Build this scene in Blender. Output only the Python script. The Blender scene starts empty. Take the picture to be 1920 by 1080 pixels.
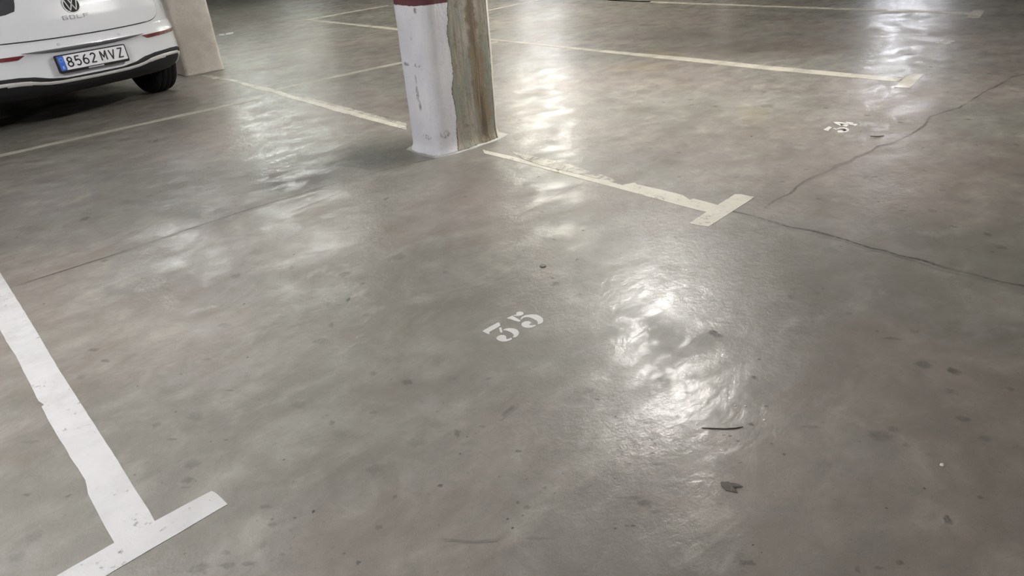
import bpy, bmesh, math, random
import numpy as np
from mathutils import Vector, Matrix, noise

random.seed(7)
S = bpy.context.scene
COL = S.collection

# ------------------------------------------------------------------ camera
YAW, PITCH, ROLL = 0.717257944, 0.502271444, -0.0766592187
FPX, CAMH = 1271.05552, 1.26
fw = Vector((math.sin(YAW)*math.cos(PITCH), math.cos(YAW)*math.cos(PITCH), -math.sin(PITCH)))
rt = Vector((math.cos(YAW), -math.sin(YAW), 0))
upv = rt.cross(fw)
cr = rt*math.cos(ROLL) + upv*math.sin(ROLL)
cu = -rt*math.sin(ROLL) + upv*math.cos(ROLL)
cam_d = bpy.data.cameras.new('camera')
cam = bpy.data.objects.new('camera', cam_d)
COL.objects.link(cam)
cam_d.sensor_width = 36
cam_d.lens = FPX*36/1920
cam_d.clip_end = 200
mw = Matrix((( cr.x, cu.x, -fw.x, 0), (cr.y, cu.y, -fw.y, 0), (cr.z, cu.z, -fw.z, CAMH), (0, 0, 0, 1)))
cam.matrix_world = mw
S.camera = cam

# ------------------------------------------------------------------ world, exposure
w = bpy.data.worlds.new('world'); S.world = w; w.use_nodes = True
w.node_tree.nodes['Background'].inputs[0].default_value = (.5, .55, .6, 1)
w.node_tree.nodes['Background'].inputs[1].default_value = .05
S.view_settings.view_transform = 'Standard'
S.view_settings.look = 'None'
S.view_settings.gamma = 1
S.view_settings.use_curve_mapping = False
S.view_settings.exposure = 0.85

# ceiling lamps: x, y, heading, strength, colour
LAMP_Z = 2.33
LAMPS = [
    (4.30, 2.95, 0.75, 4.3, (1.0, .97, .93)),
    (7.05, 6.90, 0.75, 3.3, (1.0, .97, .86)),
    (11.3, 11.0, 0.75, 3.0, (.93, .96, 1.0)),
    (16.0, 16.6, 0.75, 2.2, (.96, .98, 1.0)),
    (17.6, 5.80, 1.57, 1.5, (.92, .93, 1.0)),
    (24.0, 8.50, 1.57, 1.3, (.90, .93, 1.0)),
    (2.30, 8.65, 0.00, 0.75, (.97, .98, 1.0)),
    (3.60, 8.10, 0.00, 0.5, (1.0, 1.0, .95)),
    (5.40, 13.6, 0.00, .8, (.92, 1.0, .93)),
    (4.80, 10.9, 0.00, .45, (.92, 1.0, .93)),
    (-0.9, 2.60, 0.00, 3.2, (.98, .98, 1.0)),  # added fill from the left for the pillar's painted side, unseen
    (-4.5, -1.2, 0.00, 4.8, (.98, .98, 1.0)),  # added far-left fill that mostly reaches upright faces, unseen
    (-3.5, 6.00, 0.00, 1.8, (.98, .98, 1.0)),
    (8.60, 9.20, 0.75, 1.6, (1.0, .97, .86)),  # added fill to brighten the middle of the floor
    (9.00, 18.0, 0.00, .6, (.95, 1.0, .92)),  # added fill to brighten the far left floor
]
EMIT = 75.0

def floor_pt(x, y, z=0.0):
    """point of the horizontal plane z that this photograph position shows"""
    d = cr*((x-960)/FPX) - cu*((y-540)/FPX) + fw
    t = (z-CAMH)/d.z
    return Vector((d.x*t, d.y*t, z))

def depth_pt(x, y, Y):
    d = cr*((x-960)/FPX) - cu*((y-540)/FPX) + fw
    t = Y/d.y
    return Vector((d.x*t, Y, CAMH+d.z*t))

# ------------------------------------------------------------------ node helpers
class NT:
    def __init__(s, name):
        s.m = bpy.data.materials.new(name); s.m.use_nodes = True
        s.t = s.m.node_tree; s.n = s.t.nodes; s.l = s.t.links
        s.b = s.n['Principled BSDF']
        tc = s.n.new('ShaderNodeTexCoord'); s.co = tc.outputs['Object']
    def put(s, sock, v):
        if isinstance(v, bpy.types.NodeSocket): s.l.new(v, sock)
        elif v is not None:
            if hasattr(sock.default_value, '__len__') and hasattr(v, '__len__') and len(v) == 3 and len(sock.default_value) == 4: v = (*v, 1)
            sock.default_value = v
    def noise(s, scale, detail=4, rough=.5, dist=0, co=None, lac=2.0, out='Fac'):
        n = s.n.new('ShaderNodeTexNoise')
        s.put(n.inputs['Vector'], co or s.co)
        n.inputs['Scale'].default_value = scale; n.inputs['Detail'].default_value = detail
        n.inputs['Roughness'].default_value = rough; n.inputs['Distortion'].default_value = dist
        return n.outputs[out]
    def math(s, op, a, b=None, c=None, clamp=False):
        n = s.n.new('ShaderNodeMath'); n.operation = op; n.use_clamp = clamp
        s.put(n.inputs[0], a)
        if b is not None: s.put(n.inputs[1], b)
        if c is not None: s.put(n.inputs[2], c)
        return n.outputs[0]
    def rng(s, v, a, b, c=0., d=1., smooth=True):
        n = s.n.new('ShaderNodeMapRange'); n.clamp = True
        if smooth: n.interpolation_type = 'SMOOTHSTEP'
        s.put(n.inputs[0], v)
        for i, q in enumerate((a, b, c, d)): n.inputs[i+1].default_value = q
        return n.outputs[0]
    def mix(s, f, a, b, mode='MIX'):
        n = s.n.new('ShaderNodeMix'); n.data_type = 'RGBA'; n.blend_type = mode
        s.put(n.inputs[0], f); s.put(n.inputs[6], a); s.put(n.inputs[7], b)
        return n.outputs[2]
    def sep(s, co=None):
        n = s.n.new('ShaderNodeSeparateXYZ'); s.put(n.inputs[0], co or s.co); return n.outputs
    def mapping(s, scale=(1, 1, 1), rot=(0, 0, 0), loc=(0, 0, 0)):
        n = s.n.new('ShaderNodeMapping'); s.put(n.inputs[0], s.co)
        n.inputs['Scale'].default_value = scale; n.inputs['Rotation'].default_value = rot; n.inputs['Location'].default_value = loc
        return n.outputs[0]
    def bump(s, h, strength=.3, dist=.01, nrm=None):
        n = s.n.new('ShaderNodeBump'); s.put(n.inputs['Height'], h)
        n.inputs['Strength'].default_value = strength; n.inputs['Distance'].default_value = dist
        if nrm: s.put(n.inputs['Normal'], nrm)
        return n.outputs[0]
    def attr(s, name, out='Color'):
        n = s.n.new('ShaderNodeAttribute'); n.attribute_name = name; return n.outputs[out]
    def set(s, **k):
        names = dict(color='Base Color', rough='Roughness', metal='Metallic', normal='Normal', spec='Specular IOR Level', coat='Coat Weight', coatr='Coat Roughness', emit='Emission Color', emits='Emission Strength', trans='Transmission Weight', alpha='Alpha')
        for a, v in k.items(): s.put(s.b.inputs[names[a]], v)
        return s.m

def floor_nodes(t):
    """colour, roughness and bump of the worn polished slab (shared by paint that has worn through)"""
    big = t.noise(.45, 5, .55, .3)
    mid = t.noise(1.7, 7, .62, .6, co=t.mapping((1, 1.5, 1), (0, 0, .35)))
    sml = t.noise(9, 8, .65, .4)
    fine = t.noise(70, 4, .7)
    grit = t.noise(330, 2, .6)
    c = t.mix(t.rng(big, .35, .65, 0, 1, False), (.300, .283, .256), (.385, .364, .334))
    c = t.mix(t.rng(mid, .28, .66, 0, 1, False), (.17, .156, .136), c)
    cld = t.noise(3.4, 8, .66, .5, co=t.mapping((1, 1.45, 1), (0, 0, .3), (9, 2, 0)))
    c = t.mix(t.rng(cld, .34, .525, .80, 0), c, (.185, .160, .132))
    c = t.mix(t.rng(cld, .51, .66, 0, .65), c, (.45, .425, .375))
    hue = t.noise(.8, 3, .5, co=t.mapping(loc=(7, 3, 0)))
    c = t.mix(t.rng(hue, .47, .66, 0, .5, False), c, (.350, .285, .255))
    c = t.mix(t.rng(hue, .50, .30, 0, .5, False), c, (.245, .258, .220))
    c = t.mix(t.rng(sml, .25, .75, .80, 0, False), c, (.165, .152, .132))
    
    c = t.mix(t.rng(fine, .28, .42, .45, 0), c, (.10, .092, .08))
    c = t.mix(t.rng(grit, .25, .75, .22, -.0), c, (.08, .075, .065))
    c = t.mix(t.rng(grit, .6, .85, 0, .2), c, (.42, .41, .38))
    pol = t.noise(1.3, 5, .6, .8, co=t.mapping((1, 1.7, 1), (0, 0, .2), (3, 8, 0)))
    r = t.rng(pol, .36, .64, .46, .285, False)
    r = t.math('ADD', r, t.rng(sml, .3, .7, .06, 0))
    wav = t.noise(5.5, 2, .5, .2, co=t.mapping((1, 1.5, 1), (0, 0, .3)))
    gr = t.noise(26, 5, .68, .2, co=t.mapping((1, 1.3, 1), (0, 0, .3)))
    h = t.math('ADD', t.math('MULTIPLY', wav, .42), t.math('MULTIPLY', gr, .34))
    nrm = t.bump(h, .30, .02)
    nrm = t.bump(fine, .12, .003, nrm)
    wet = t.noise(4.5, 7, .68, .3, co=t.mapping((1, 1.5, 1), (0, 0, .25), (5, 1, 0)))
    cw = t.rng(wet, .46, .60, 0, .50)
    t.set(coat=cw, coatr=.17)
    t.l.new(nrm, t.b.inputs['Coat Normal'])
    return c, r, nrm, sml, fine

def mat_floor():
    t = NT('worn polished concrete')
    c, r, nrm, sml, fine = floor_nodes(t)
    st = t.attr('stain_and_shade'); a = t.attr('stain_and_shade', 'Alpha')
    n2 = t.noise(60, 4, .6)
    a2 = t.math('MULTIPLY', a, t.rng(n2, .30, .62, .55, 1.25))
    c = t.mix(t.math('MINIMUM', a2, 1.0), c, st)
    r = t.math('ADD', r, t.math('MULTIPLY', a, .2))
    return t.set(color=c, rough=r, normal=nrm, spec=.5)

def mat_paint(name, col, wear=.36, worn=.9, soft=.04):
    t = NT(name)
    c, r, nrm, sml, fine = floor_nodes(t)
    n1 = t.noise(11, 8, .7, .5)
    n2 = t.noise(45, 5, .65, co=t.mapping(loc=(3, 1, 0)))
    k = t.math('ADD', t.math('MULTIPLY', n1, .62), t.math('MULTIPLY', n2, .38))
    f = t.rng(k, wear-soft, wear+soft, worn, 0)
    dirt = t.rng(t.noise(5, 6, .65), .3, .62, .40, 0)
    pc = t.mix(dirt, col, tuple(x*.68 for x in col))
    pc = t.mix(f, pc, c)
    rr = t.math('MULTIPLY', r, 1.25)
    return t.set(color=pc, rough=rr, normal=nrm, spec=.45)

def simple(name, col, rough=.5, metal=0, **k):
    t = NT(name)
    n = t.noise(40, 3)
    c = t.mix(t.rng(n, .3, .7, .0, .12), col, tuple(x*.8 for x in col))
    return t.set(color=c, rough=rough, metal=metal, **k)

M = {}
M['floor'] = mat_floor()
M['line_near'] = mat_paint('white road paint', (.565, .56, .555), .395)
M['line_mid'] = mat_paint('yellowed road paint', (.60, .58, .50), .425)
M['line_worn'] = mat_paint('worn road paint', (.52, .50, .43), .475, .95, .05)
M['line_far'] = mat_paint('cream road paint', (.50, .475, .40), .36)
M['line_thin'] = mat_paint('faded thin road paint', (.40, .385, .33), .38)
M['digit'] = mat_paint('stencil paint', (.70, .70, .68), .33)

def mat_concrete(name, a, b, sc=1.0):
    t = NT(name)
    n = t.noise(2.2*sc, 6, .6); f = t.noise(30*sc, 4, .6)
    c = t.mix(t.rng(n, .35, .65), a, b)
    c = t.mix(t.rng(f, .3, .5, .35, 0), c, tuple(x*.6 for x in a))
    return t.set(color=c, rough=.85, normal=t.bump(f, .4, .004))
M['ceiling'] = mat_concrete('ceiling concrete', (.62, .61, .58), (.70, .69, .66))
M['wall'] = mat_concrete('wall concrete', (.30, .29, .27), (.38, .37, .35))
M['mortar'] = mat_concrete('mortar', (.24, .23, .215), (.33, .32, .30), 3)

# pillar: paint coat on one side, bare stained concrete on the other
def mat_pillar():
    t = NT('painted and bare pillar concrete')
    x, y, z = t.sep()
    edge = t.noise(9, 6, .65, co=t.mapping((.6, .6, 1)))
    fine = t.noise(60, 5, .65)
    # wavy paint edge, x as a function of height, from measured points
    rm = t.n.new('ShaderNodeFloatCurve')
    t.put(rm.inputs['Value'], t.math('DIVIDE', z, 1.6))
    cv = rm.mapping.curves[0]
    pts = PAINT_EDGE
    cv.points[0].location = (pts[0][0]/1.6, pts[0][1]); cv.points[1].location = (pts[-1][0]/1.6, pts[-1][1])
    for zz, xx in pts[1:-1]: cv.points.new(zz/1.6, xx)
    rm.mapping.update()
    ex = t.math('SUBTRACT', rm.outputs[0], .5)           # local x of the edge
    ex = t.math('ADD', ex, t.math('MULTIPLY', t.math('SUBTRACT', edge, .5), .05))
    ex = t.math('ADD', ex, t.math('MULTIPLY', t.math('SUBTRACT', fine, .5), .016))
    d = t.math('SUBTRACT', x, ex)
    bare = t.rng(d, -.002, .002)
    back = t.rng(t.math('SUBTRACT', y, .10), -.01, .01)   # the rear is painted again
    # bare side
    stk = t.noise(7, 6, .6, .3, co=t.mapping((6, 6, .35)))
    stk2 = t.noise(3, 5, .6, .4, co=t.mapping((4, 4, .5), loc=(2, 5, 1)))
    bc = t.mix(t.rng(stk2, .35, .65), (.27, .25, .195), (.46, .42, .36))
    bc = t.mix(t.rng(stk, .52, .62, 0, .5), bc, (.24, .20, .12))
    bc = t.mix(t.rng(t.noise(5, 6, .65, .4, co=t.mapping((3, 3, .8), loc=(4, 1, 7))), .46, .60, 0, .7), bc, (.27, .30, .25))
    bc = t.mix(t.rng(t.noise(16, 6, .7, .3), .45, .30, 0, .6), bc, (.17, .15, .11))
    bl = t.math('ABSOLUTE', t.math('SUBTRACT', t.math('ADD', x, t.math('MULTIPLY', t.math('SUBTRACT', edge, .5), .16)), t.math('MULTIPLY_ADD', z, -.06, .125)))
    wd = t.math('MULTIPLY_ADD', z, -.05, .085)
    bc = t.mix(t.math('MULTIPLY', t.rng(t.math('DIVIDE', bl, wd), 1.0, .3), .85), bc, t.mix(t.rng(stk, .4, .6), (.125, .092, .058), (.30, .225, .145)))
    cl = t.math('ABSOLUTE', t.math('SUBTRACT', t.math('ADD', x, t.math('MULTIPLY', t.math('SUBTRACT', edge, .5), .03)), .205))
    bc = t.mix(t.math('MULTIPLY', t.rng(cl, .011, .003, 0, .9), t.rng(t.noise(12, 4, .6), .35, .5)), bc, (.08, .07, .055))
    lit_corner = t.rng(x, .205, .215)  # light on the right corner, painted in as a paler strip
    bc = t.mix(t.math('MULTIPLY', lit_corner, .75), bc, (.70, .67, .60))
    bc = t.mix(t.rng(fine, .3, .45, .4, 0), bc, (.13, .115, .09))
    # painted side
    wc = t.mix(t.rng(t.noise(4, 6, .6), .35, .65), (.74, .74, .79), (.83, .83, .86))
    wc = t.mix(t.rng(fine, .28, .42, .35, 0), wc, (.36, .36, .40))
    scuff = t.noise(35, 6, .7, .5, co=t.mapping((1, 1, .6)))
    for (sx, sy, sz, rx, rz) in SCUFFS:
        dx = t.math('DIVIDE', t.math('SUBTRACT', x, sx), rx)
        dy = t.math('DIVIDE', t.math('SUBTRACT', y, sy), rx)
        dx = t.math('SQRT', t.math('ADD', t.math('MULTIPLY', dx, dx), t.math('MULTIPLY', dy, dy)))
        dz = t.math('DIVIDE', t.math('SUBTRACT', z, sz), rz)
        rr = t.math('ADD', t.math('MULTIPLY', dx, dx), t.math('MULTIPLY', dz, dz))
        m = t.math('MULTIPLY', t.rng(rr, 1.0, .1), t.rng(scuff, .44, .56))
        wc = t.mix(t.math('MULTIPLY', m, .75), wc, (.13, .13, .13))
    band = t.rng(t.math('ADD', t.math('ADD', z, t.math('MULTIPLY', t.math('SUBTRACT', fine, .5), .012)), t.math('MULTIPLY', t.math('SUBTRACT', edge, .5), .02)), RED_Z-.002, RED_Z+.002)
    band = t.math('MULTIPLY', band, t.rng(z, RED_Z+.40, RED_Z+.41, 1, 0))
    wc = t.mix(band, wc, (.130, .038, .048))
    f = t.math('MULTIPLY', bare, t.math('SUBTRACT', 1.0, back))
    c = t.mix(f, wc, bc)
    lip_shade = t.math('MULTIPLY', t.rng(t.math('ABSOLUTE', t.math('SUBTRACT', d, .004)), .006, .001), t.rng(scuff, .38, .55))
    c = t.mix(t.math('MULTIPLY', t.math('MULTIPLY', lip_shade, f), .8), c, (.09, .085, .07))  # thin shadow along the paint edge, put into the colour
    step = t.math('MULTIPLY', t.math('SUBTRACT', 1.0, f), .6)
    h = t.math('ADD', t.math('ADD', t.math('MULTIPLY', fine, .9), step), t.math('MULTIPLY', stk, .8))
    return t.set(color=c, rough=.72, normal=t.bump(h, .6, .006))

# ------------------------------------------------------------------ object helpers
def tag(o, label=None, cat=None, group=None, kind=None):
    if label: o['label'] = label
    if cat: o['category'] = cat
    if group: o['group'] = group
    if kind: o['kind'] = kind
    return o
def link(name, me, mat=None, parent=None, smooth=False):
    o = bpy.data.objects.new(name, me); COL.objects.link(o)
    if mat: me.materials.append(mat)
    if parent: o.parent = parent
    if smooth:
        for p in me.polygons: p.use_smooth = True
    return o
def mesh(name, v, f, mat=None, parent=None, smooth=False):
    me = bpy.data.meshes.new(name); me.from_pydata([tuple(q) for q in v], [], f); me.update()
    return link(name, me, mat, parent, smooth)
def empty(name, loc, rz=0):
    o = bpy.data.objects.new(name, None); COL.objects.link(o)
    o.location = loc; o.rotation_euler = (0, 0, rz); o.empty_display_size = .1
    return o
def bm_obj(name, bm, mat=None, parent=None, smooth=False):
    me = bpy.data.meshes.new(name); bm.to_mesh(me); bm.free()
    return link(name, me, mat, parent, smooth)
def add_box(bm, x0, x1, y0, y1, z0, z1, bev=0):
    r = bmesh.ops.create_cube(bm, size=1)
    for v in r['verts']:
        v.co = Vector(((x0+x1)/2+v.co.x*(x1-x0), (y0+y1)/2+v.co.y*(y1-y0), (z0+z1)/2+v.co.z*(z1-z0)))
    if bev:
        es = list({e for v in r['verts'] for e in v.link_edges})
        bmesh.ops.bevel(bm, geom=es, offset=bev, segments=2, affect='EDGES')
def box(name, x0, x1, y0, y1, z0, z1, mat, parent=None, bev=0):
    bm = bmesh.new(); add_box(bm, x0, x1, y0, y1, z0, z1, bev); return bm_obj(name, bm, mat, parent)
def extrude_poly(bm, pts, z0, z1):
    """closed flat polygon given in plan, with a small thickness"""
    pts = [Vector((p[0], p[1])) for p in pts]
    ar = sum(pts[i].x*pts[(i+1) % len(pts)].y - pts[(i+1) % len(pts)].x*pts[i].y for i in range(len(pts)))
    if ar < 0: pts.reverse()
    top = [bm.verts.new((p.x, p.y, z1)) for p in pts]
    bot = [bm.verts.new((p.x, p.y, z0)) for p in pts]
    f = bm.faces.new(top)
    bm.faces.new(bot[::-1])
    n = len(pts)
    for i in range(n): bm.faces.new((top[i], bot[i], bot[(i+1) % n], top[(i+1) % n]))
def rough_edge(a, b, step, amp):
    """points from a to b with a hand-masked wobble"""
    a = Vector(a[:2]); b = Vector(b[:2]); d = b-a; L = d.length; n = max(1, int(L/step)); nn = Vector((-d.y, d.x))/max(L, 1e-6)
    out = []
    for i in range(n):
        p = a+d*(i/n)
        if i: p = p+nn*(noise.noise(Vector((p.x*18, p.y*18, 3)))*amp)
        out.append(p)
    return out
PT = .0012     # thickness of a coat of paint

def paint(name, polys, mat, parent=None, z1=PT, amp=.003, step=.03):
    bm = bmesh.new()
    for k, poly in enumerate(polys):
        pts = []
        for i in range(len(poly)): pts += rough_edge(poly[i], poly[(i+1) % len(poly)], step, amp)
        extrude_poly(bm, pts, 0, z1+k*.00007)
    bmesh.ops.triangulate(bm, faces=[f for f in bm.faces if len(f.verts) > 4])
    return bm_obj(name, bm, mat, parent)

# ------------------------------------------------------------------ floor, with its stains, painted shade, joints and cracks
FX0, FX1, FY0, FY1 = -9.0, 30.0, -6.0, 34.0
CEIL = 2.45
def build_floor():
    V = [(FX0, FY0, 0), (FX1, FY0, 0), (FX1, FY1, 0), (FX0, FY1, 0)]
    C = [(0, 0, 0, 0)]*4
    F = [(0, 1, 2, 3)]
    zc = [.0003]
    def blob(c, rx, ry, ang, col, al, seed, rag=.35, inner=.55):
        z = zc[0]; zc[0] += .0000007
        n = 18
        b = len(V)
        V.append((c.x, c.y, z)); C.append((*col, al))
        for ring, (k, a_) in enumerate(((inner, al), (1.0, 0.0))):
            for i in range(n):
                t = 2*math.pi*i/n
                rr = 1+rag*noise.noise(Vector((math.cos(t)*1.6+seed*3.1, math.sin(t)*1.6+seed*1.7, seed)))*1.6
                x = math.cos(t)*rx*rr*k; y = math.sin(t)*ry*rr*k
                V.append((c.x+x*math.cos(ang)-y*math.sin(ang), c.y+x*math.sin(ang)+y*math.cos(ang), z)); C.append((*col, a_))
        for i in range(n):
            j = (i+1) % n
            F.append((b, b+1+i, b+1+j)); F.append((b+1+i, b+1+n+i, b+1+n+j, b+1+j))
    def spot(px, py, w_, h_, al, col=(.055, .05, .043), z=None, rag=.35, inner=.55):
        c = floor_pt(px, py)
        ex = floor_pt(px+w_/2, py)-c; ey = floor_pt(px, py-h_/2)-c
        # ellipse that covers the two half axes seen
        blob(c, ex.length*1.25, ey.length*1.15, math.atan2(ex.y, ex.x), col, al, px*.37+py*.11, rag, inner)
    def ribbon(pts, wid, al, col=(.035, .03, .026), jit=.004, zz=None):
        z = zc[0]; zc[0] += .0000007
        P = [Vector(p[:2]) for p in pts]
        # resample
        Q = []
        for a, b in zip(P[:-1], P[1:]):
            n = max(1, int((b-a).length/.025))
            for i in range(n): Q.append(a+(b-a)*i/n)
        Q.append(P[-1])
        base = len(V)
        for i, q in enumerate(Q):
            d = (Q[min(i+1, len(Q)-1)]-Q[max(i-1, 0)]).normalized(); nn = Vector((-d.y, d.x))
            k = noise.noise(Vector((q.x*14, q.y*14, 1.3)))
            ww = wid*(1+.8*noise.noise(Vector((q.x*6, q.y*6, 9))))
            aa = al*min(1.0, max(.25, .8+1.1*noise.noise(Vector((q.x*4, q.y*4, 5)))))
            if i in (0, len(Q)-1): aa = 0
            c = q+nn*k*jit
            for s_, a_ in ((-1, 0), (-.35, aa), (.35, aa), (1, 0)):
                p = c+nn*ww*s_; V.append((p.x, p.y, z)); C.append((*col, a_))
        for i in range(len(Q)-1):
            for k in range(3):
                a = base+i*4+k; F.append((a, a+4, a+5, a+1) if True else None)
    # broad old stains (ochre, brown), mixed with painted dark reflections and pillar shade
    spot(1255, 100, 110, 22, .38, (.26, .205, .115), rag=.2, inner=.4)
    spot(1205, 125, 150, 20, .32, (.25, .195, .115), rag=.2, inner=.4)
    spot(1412, 213, 60, 34, .30, (.27, .235, .13), rag=.2, inner=.3)
    spot(1440, 88, 360, 34, .62, (.11, .092, .07), rag=.3, inner=.45)  # dark band mirrored in the slab, painted into its colour
    spot(1150, 42, 300, 40, .50, (.12, .10, .085), rag=.3, inner=.4)  # dark mirrored area, painted
    spot(1240, 66, 280, 30, .50, (.12, .10, .085), rag=.3, inner=.4)  # same painted dark reflection, nearer part
    spot(680, 298, 170, 60, .65, (.085, .085, .075), rag=.4, inner=.35)  # shade at the pillar's foot, painted into the floor colour
    spot(560, 345, 220, 46, .62, (.09, .088, .078), rag=.4, inner=.35)  # floor darkened by colour where the pillar blocks the lamps
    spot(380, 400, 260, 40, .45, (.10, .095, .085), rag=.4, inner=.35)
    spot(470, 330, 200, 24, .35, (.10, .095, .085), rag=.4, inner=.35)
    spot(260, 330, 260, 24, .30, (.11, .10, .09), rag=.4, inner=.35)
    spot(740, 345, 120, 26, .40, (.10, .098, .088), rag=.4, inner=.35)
    spot(690, 92, 220, 16, .35, (.14, .125, .10), rag=.3, inner=.35)
    spot(560, 222, 120, 12, .28, (.12, .11, .09), rag=.4, inner=.35)
    spot(700, 200, 90, 12, .35, (.12, .105, .08), rag=.4, inner=.35)
    spot(935, 48, 50, 10, .4, (.14, .11, .095), rag=.3, inner=.4)
    spot(960, 90, 60, 26, .35, (.15, .125, .11), rag=.3, inner=.5)
    spot(60, 260, 400, 60, .30, (.11, .105, .09), rag=.3, inner=.35)
    spot(1190, 300, 190, 26, .40, (.11, .105, .095), rag=.5, inner=.35)
    spot(1120, 262, 110, 14, .25, (.12, .115, .10), rag=.5, inner=.35)
    spot(880, 330, 140, 60, .22, (.15, .12, .10), rag=.4, inner=.35)
    spot(620, 520, 220, 60, .20, (.13, .105, .085), rag=.4, inner=.35)
    spot(930, 560, 260, 60, .14, (.13, .105, .09), rag=.4, inner=.35)
    spots = """160 410 14 7 .6;333 441 6 2 .5;458 570 5 3 .8;547 502 12 7 .45;443 518 16 9 .45;267 522 6 2 .5;648 514 26 12 .45;745 482 30 14 .3;765 717 20 10 .5;916 710 10 5 .35
972 846 13 6 .55;863 851 4 4 .7;876 819 4 3 .7;826 910 11 6 .75;741 932 9 8 .5;971 942 7 5 .7;988 951 14 8 .4;952 973 6 4 .7;961 990 5 4 .95;980 967 5 4 .5;936 894 4 3 .7;987 898 4 3 .6;1021 915 8 7 .45
710 989 16 9 .4;1122 749 8 3 .8;1154 781 5 6 .5;1228 826 34 22 .35;1228 831 3 3 .9;1224 850 10 3 .7;1235 871 28 4 .45;1181 869 6 3 .8;1154 897 8 3 .6;1189 934 44 10 .4;1206 943 26 12 .5;1154 991 7 4 .8;1175 986 9 4 .8;1187 986 8 4 .7
672 1055 10 8 .55;645 1038 7 5 .45;703 878 28 18 .25;781 830 28 18 .2;701 773 16 8 .3;1412 1022 4 3 .95;1428 1036 3 3 .9;1402 1056 24 10 .55;1390 1052 8 5 .5;1687 1055 16 9 .55;1733 916 5 4 .8;1662 953 5 3 .7;1838 933 12 7 .5;1608 1067 12 14 .4;1647 1065 16 7 .4
1357 816 6 3 .7;1369 817 7 5 .7;1383 827 8 4 .6;1447 832 4 3 .7;1470 852 7 5 .7;1388 868 8 3 .4;1645 621 6 4 .7;1482 557 14 7 .45;1532 550 9 4 .4;1592 588 14 5 .35;1732 684 28 15 .45;1715 622 16 7 .3;1423 674 7 3 .7;1413 708 9 7 .7;1408 796 10 5 .8
1437 762 9 4 .6;1652 817 46 20 .4;1675 805 20 10 .35;1808 786 28 10 .45;1847 822 26 14 .35;1780 733 24 9 .35;1700 835 14 8 .35;1520 800 34 7 .25;1895 730 14 8 .3;1787 425 14 5 .55;1853 440 15 6 .55;1877 464 20 8 .4;1535 373 9 4 .55;1647 378 4 2 .6;1693 395 14 3 .45;1749 396 16 8 .3;1376 537 9 4 .4
1831 272 4 2 .9;1906 272 11 5 .45;1731 277 4 2 .7;1815 224 16 3 .6;1776 226 8 2 .6;1732 319 3 3 .8;1640 332 12 2 .9;1584 171 7 2 .8;1595 177 5 2 .6;1545 184 8 2 .35;1467 341 9 4 .5;1767 357 12 3 .45;1716 343 10 3 .35;1439 199 20 8 .3;1687 146 12 2 .8;1737 141 6 2 .8;1705 102 26 3 .7
1272 286 10 2 .8;1273 332 5 2 .9;1093 432 6 2 .9;1068 396 3 2 .8;1172 422 3 2 .8;1087 552 8 3 .45;1300 512 16 6 .4;1290 472 3 2 .7;1247 457 3 2 .7;1210 594 3 2 .8;1390 545 10 4 .3;588 959 6 7 .95;510 974 5 4 .7;510 984 18 10 .4;553 971 6 3 .6;353 900 22 11 .4;367 902 5 3 .6;347 914 20 4 .35;498 950 22 8 .35
375 1067 36 26 .4;428 1060 28 12 .4;465 1057 24 10 .4;423 1037 18 8 .35;490 1023 24 14 .25;347 1038 5 3 .7;530 1040 9 6 .4;63 1007 30 16 .25;50 928 15 4 .5;32 1045 30 16 .25;253 890 4 3 .6;177 656 20 5 .4;153 707 16 7 .3;258 724 4 3 .6;430 732 20 3 .45;464 670 4 3 .6;387 674 16 4 .35
293 796 16 11 .3;365 782 30 14 .25;322 824 20 5 .4;330 772 4 3 .6;362 870 26 16 .3;59 829 30 6 .3;395 828 4 3 .5;533 862 5 3 .8;1040 925 6 3 .5;1055 888 6 3 .4;905 800 12 5 .3;820 772 8 3 .4;700 700 14 8 .3;600 640 30 12 .25;420 610 20 8 .3;690 590 16 7 .3;560 760 30 14 .2;1010 1010 60 5 .2;1230 960 20 8 .3;1270 1000 5 3 .5
150 470 40 8 .2;60 430 60 10 .2;250 380 60 8 .2;330 340 50 7 .25;100 340 60 8 .2;480 440 40 8 .25;1560 470 30 10 .2;1630 520 40 12 .2;1500 620 40 16 .18;1870 620 50 20 .2;1450 470 12 5 .35;1350 150 14 3 .4;1222 158 14 3 .4;1295 187 10 2 .6;1297 197 10 2 .6;1245 192 7 2 .5;1400 240 50 8 .3;1330 255 60 10 .25;1690 150 6 2 .7"""
    for s_ in spots.replace('\n', ';').split(';'):
        a = [float(q) for q in s_.split()]
        spot(*a)
    # random small flecks over the rest of the slab
    rnd = random.Random(3)
    for i in range(520):
        x = rnd.uniform(-.5, 9); y = rnd.uniform(-.5, 8)
        r = rnd.choice((.003, .004, .006, .009, .014))*rnd.uniform(.7, 1.4)
        blob(Vector((x, y, 0)), r*rnd.uniform(.8, 2.2), r, rnd.uniform(0, 3), (.06, .055, .048), rnd.uniform(.35, .8), i*1.3)
    for i in range(150):
        x = rnd.uniform(-.5, 9); y = rnd.uniform(-.5, 8)
        r = rnd.uniform(.012, .035)
        blob(Vector((x, y, 0)), r*rnd.uniform(1, 1.8), r, rnd.uniform(-.4, .8), (.10, .092, .08), rnd.uniform(.12, .30), i*2.3, .3, .3)
    FP = lambda L: [floor_pt(a, b) for a, b in L]
    j1 = FP([(0, 545), (20, 539), (200, 482), (353, 430), (460, 395), (640, 340), (760, 309), (850, 289)])
    j1 = [j1[0]+(j1[0]-j1[1])*30] + j1
    ribbon(j1, .006, 1.0, (.04, .036, .03), .001)
    z7 = lambda L: FP([(1340+a/3.176, 360+b/3.176) for a, b in L])
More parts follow.
